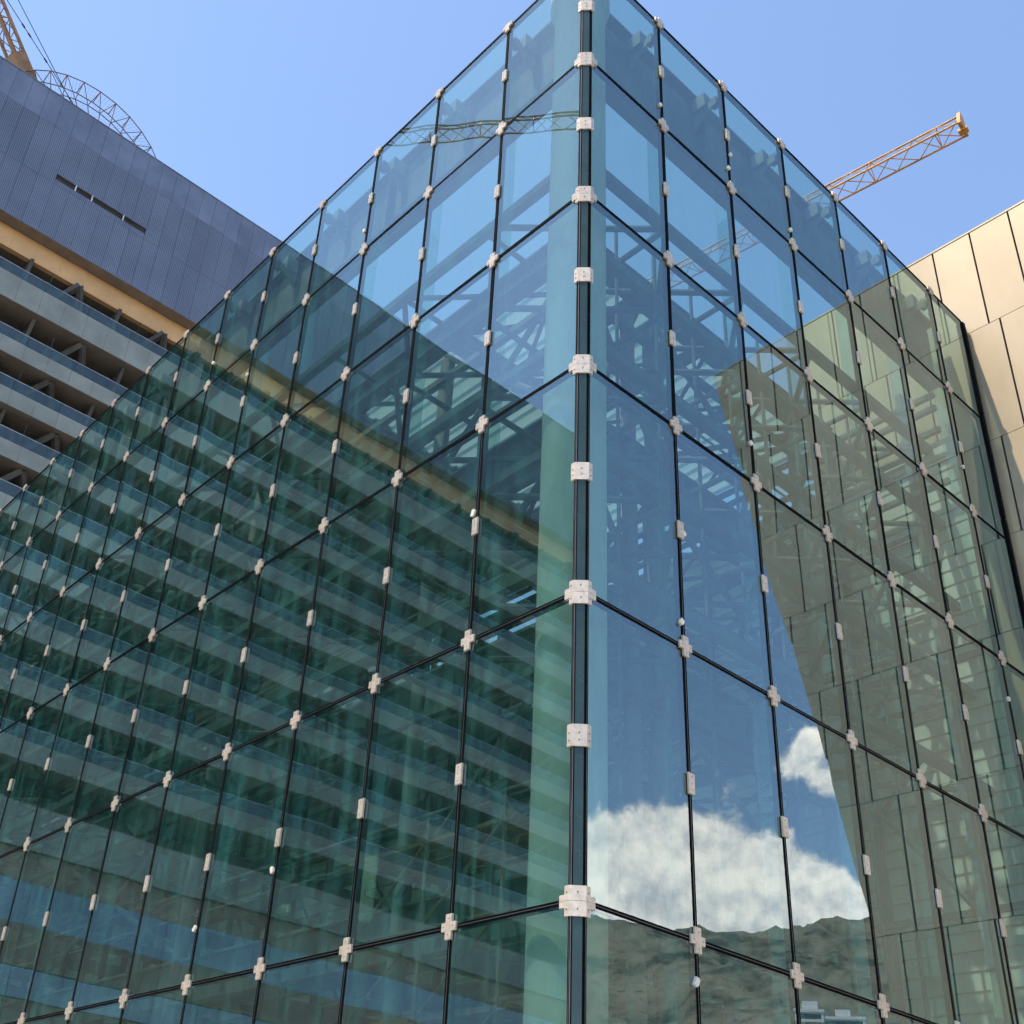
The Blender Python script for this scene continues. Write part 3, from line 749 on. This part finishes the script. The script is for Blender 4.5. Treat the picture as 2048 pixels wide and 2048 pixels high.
# arched lattice ring on the roof
AX = -47.0; AC = (5.08, 60.1)
AT = thing('lattice_arch', (AX - .5, 5.08, ZR), 'thin rusty arched lattice frame rising above the office roof edge', 'truss')
def ring(r, deg, x): return (x, AC[0] + r * math.cos(math.radians(deg)), AC[1] + r * math.sin(math.radians(deg)))
NA = 12; angs = [20 + 140 * i / NA for i in range(NA + 1)]
for x in (AX, AX - 1.1):
    for i in range(NA):
        bar_obj('outer_chord', ring(5.62, angs[i], x), ring(5.62, angs[i + 1], x), .036, m_rust, AT)
        m0, m1 = (angs[i] + angs[i + 1]) / 2, (angs[min(i + 1, NA - 1)] + angs[min(i + 2, NA)]) / 2
        if i < NA - 1: bar_obj('inner_chord', ring(4.15, m0, x - .25), ring(4.15, m1, x - .25), .034, m_rust, AT)
        if x < AX: continue
        bar_obj('web', ring(5.62, angs[i], x), ring(4.15, m0, x - .25), .026, m_rust, AT)
        bar_obj('web', ring(4.15, m0, x - .25), ring(5.62, angs[i + 1], x), .026, m_rust, AT)
        bar_obj('web', ring(4.15, m0, x - .25), ring(3.0, angs[i], x - .4), .03, m_rust, AT)
for i in range(NA + 1): bar_obj('tie', ring(5.62, angs[i], AX), ring(5.62, angs[i], AX - 1.1), .03, m_rust, AT)
for i in range(0, NA, 1):
    for q in range(1, 5):
        f = q / 5; a_ = angs[i] + (angs[i + 1] - angs[i]) * f
        bar_obj('net_wire', ring(5.6, a_, AX - .02), ring(3.6, a_ + 5, AX - .3), .006, m_rope, AT, 4)

# derrick boom on the roof, pendant ropes running down behind the arch
def lattice(parent, p, q, w_, h_, n, r, mat, web, tri=False, up=Vector((0, 0, 1))):
    p = Vector(p); q = Vector(q); d = (q - p).normalized(); side = d.cross(up).normalized(); vv = side.cross(d).normalized()
    offs = [side * (-w_ / 2) + vv * (-h_ / 2), side * (w_ / 2) + vv * (-h_ / 2)] + ([vv * (h_ / 2)] if tri else [side * (w_ / 2) + vv * (h_ / 2), side * (-w_ / 2) + vv * (h_ / 2)])
    for o in offs: bar_obj('chord', p + o, q + o, r, mat, parent, 8)
    k = len(offs)
    for i in range(n):
        a_ = p + (q - p) * (i / n); b_ = p + (q - p) * ((i + 1) / n); m_ = (a_ + b_) / 2
        for j in range(k):
            o1, o2 = offs[j], offs[(j + 1) % k]
            if i % 2: o1, o2 = o2, o1
            bar_obj('lacing', a_ + o1, b_ + o2, web, mat, parent)
            if i % 3 == 0: bar_obj('lacing', a_ + offs[j], a_ + offs[(j + 1) % k], web, mat, parent)
DC = thing('derrick_crane', (-47.6, 1.35, ZR), 'brown-orange lattice boom with pendant ropes leaning off the office roof', 'crane')
kk = (6.678 + 47.6) / (6.678 + 52)
def dp(y, z, x=-47.6): return Vector((x, -7.177 + (y + 7.177) * kk, 1.6 + (z - 1.6) * kk))
lo_ = dp(1.05, 69.0); hi_ = dp(-1.45, 72.3); dirb = (hi_ - lo_).normalized()
base = lo_ - dirb * 2.0; tip = lo_ + dirb * 30
lattice(DC, lo_ + dirb * 0.9, tip, 0.75, 0.80, 34, .12, m_ybr, .032, up=Vector((1, 0, 0)))
ft = MB(); ft.prism([(-.55, -.5), (.55, -.5), (.45, .5), (-.45, .5)], lambda u, v, w_: base + Vector((0, .8, .6)).normalized() * u + Vector((1, 0, 0)) * v + dirb * w_, 0, 3.0); ft.build('boom_foot', m_ybr, DC)
wb_ = MB(); wb_.box(base + Vector((-1, -1, -3)), base + Vector((1, 1.2, .3))); wb_.build('winch_base', m_cdark, DC)
for (ya, za, yb, zb_) in ((4.11, 69.46, -1.47, 74.06), (4.37, 69.17, -.84, 74.74)):
    A_, B_ = dp(ya, za, -47.5), dp(yb, zb_, -47.5); e_ = (B_ - A_)
    bar_obj('pendant_rope', A_ - e_ * .5, A_ + e_ * 4.2, .028, m_rope, DC)
for f in (.35, .62, .72):
    A_, B_ = dp(4.11, 69.46, -47.5), dp(-1.47, 74.06, -47.5); c_ = A_ + (B_ - A_) * f; d_ = (B_ - A_).normalized()
    bar_obj('rope_socket', c_ - d_ * .15, c_ + d_ * .15, .06, m_rope, DC)

# ------------------------------------------------------------------ panel-clad building on the right
YR = 10.6
RB = thing('panel_building', (0, YR + 2, 0), 'champagne metal panel facade with a raking free edge beside the glass corner', 'building')
edge_z = [-1, 5.57, 7.02, 8.1, 11.17, 13.56, 15.24, 17.86, 20.4]; edge_x = [2.45, 3.08, 3.36, 3.58, 4.06, 4.52, 4.85, 5.35, 5.86]
def ex(z): return float(np.interp(z, edge_z, edge_x))
XL = -3.4; ZT = 20.2
zr = [20.2, 17.8, 15.25, 13.25, 11.5, 9.2, 6.93, 4.6, 2.3, 0.02]
fine = list(np.linspace(0, ZT - .06, 30))
pb = MB(); outl = [(XL, 0.0)] + [(ex(z) - .05, z) for z in fine] + [(XL, ZT - .06)]
pb.prism(outl, lambda u, v, w_: (u, w_, v), YR + .06, YR + 4.0); pb.build('body', m_gapd, RB)
offs = [.42, .62, .20, .50, .05, .33, .60, .15, .45]
PWR = .765
for r_ in range(len(zr) - 1):
    za, zb_ = zr[r_] - .006, zr[r_ + 1] + .006
    x = offs[r_] - PWR * 8
    while x < 6.2:
        g_ = .017
        xa, xb = max(x + g_, XL), x + PWR - g_
        zz = np.linspace(zb_, za, 6)
        if xb > XL + .05 and xa < max(ex(za), ex(zb_)):
            zlo = next((z for z in np.linspace(zb_, za, 60) if ex(z) > xa + .012), None)
            if zlo is None or za - zlo < .05: x += PWR; continue
            zz = np.linspace(zlo, za, 6)
            right = [(min(xb, ex(z)), z) for z in zz]
            poly = [(xa, zlo)] + right + [(xa, za)]
            mb = MB(); mb.prism(poly, lambda u, v, w_: (u, w_, v), YR, YR + .055)
            o = mb.build('cladding_panel', m_beige, RB)
            o.rotation_euler = (0, 0, 0)
        x += PWR
edge = MB()
for i in range(len(fine) - 1):
    za, zb_ = fine[i], fine[i + 1]
    edge.face([(ex(za) + .004, YR + .06, za), (ex(za) + .004, YR + 4.0, za), (ex(zb_) + .004, YR + 4.0, zb_), (ex(zb_) + .004, YR + .06, zb_)])
edge.build('edge_cladding', m_beige, RB)
cp_ = MB(); cp_.box((XL, YR - .01, ZT), (ex(ZT), YR + 4, ZT + .04)); cp_.build('coping', m_beige, RB)

# ------------------------------------------------------------------ tower cranes
def tower_crane(base_xy, H, jib_a, jib_b, root_back, label, mat):
    t = thing('tower_crane', (base_xy[0], base_xy[1], 0), label, 'crane', 'yellow tower cranes')
    bx_, by_ = base_xy
    lattice(t, (bx_, by_, 0), (bx_, by_, H - 1.2), 1.6, 1.6, 40, .09, mat, .04, up=Vector((1, 0, 0)))
    cb = MB(); cb.box((bx_ - 1.1, by_ - 1.1, H - 1.2), (bx_ + 1.1, by_ + 1.1, H + .2)); cb.box((bx_ + 1.1, by_ - .8, H - 2.4), (bx_ + 2.6, by_ + .8, H - .3)); cb.build('slewing_unit', mat, t)
    d = (Vector(jib_b) - Vector(jib_a)).normalized()
    lattice(t, Vector((bx_, by_, H + .5)), Vector(jib_b), 1.15, 1.15, int((Vector(jib_b) - Vector((bx_, by_, H))).length / 1.3), .062, mat, .03, tri=True)
    back = Vector((bx_, by_, H + .5)) - d * root_back
    lattice(t, Vector((bx_, by_, H + .5)), back, 1.1, .8, 6, .08, mat, .035)
    cw = MB(); cw.box(back + Vector((-1, -1, -2.2)), back + Vector((1, 1, .2))); cw.build('counterweight', m_body, t)
    top = Vector((bx_, by_, H + 7)); lattice(t, (bx_, by_, H), top, 1.0, 1.0, 6, .07, mat, .03, up=Vector((1, 0, 0)))
    side = d.cross(Vector((0, 0, 1))).normalized()
    e = Vector(jib_b)
    hd = MB(); hd.prism([(-.62, -.64), (.62, -.64), (.62, -.42), (.22, .62), (-.22, .62), (-.62, -.42)], lambda u, v, w_: e + side * u + Vector((0, 0, 1)) * v + d * w_, -.05, .14)
    hd.prism([(-.2, -.82), (.2, -.82), (.2, -.64), (-.2, -.64)], lambda u, v, w_: e + side * u + Vector((0, 0, 1)) * v + d * w_, -.2, .3)
    hd.build('jib_head', mat, t)
    for f in (.30,):
        c_ = Vector((bx_, by_, H + .5)).lerp(e, f); mb = MB()
        mb.prism([(-.16, -.64), (.16, -.64), (.16, -.58), (-.16, -.58)], lambda u, v, w_: c_ + side * u + Vector((0, 0, 1)) * v + d * w_, -.5, .5); mb.build('walkway_plate', m_cdark, t)
    return t
tower_crane((-46.0, 36.6), 60.0, (-16.7, 40.3, 60.5), (-9.5, 41.25, 60.5), 12, 'yellow tower crane whose jib ends against the sky at right', m_yel)
tower_crane((-17.0, -47.4), 75.0, (-33, -34, 75.5), (-47.5, -20.6, 75.5), 10, 'yellow tower crane seen only mirrored in the upper left glass', m_yel)
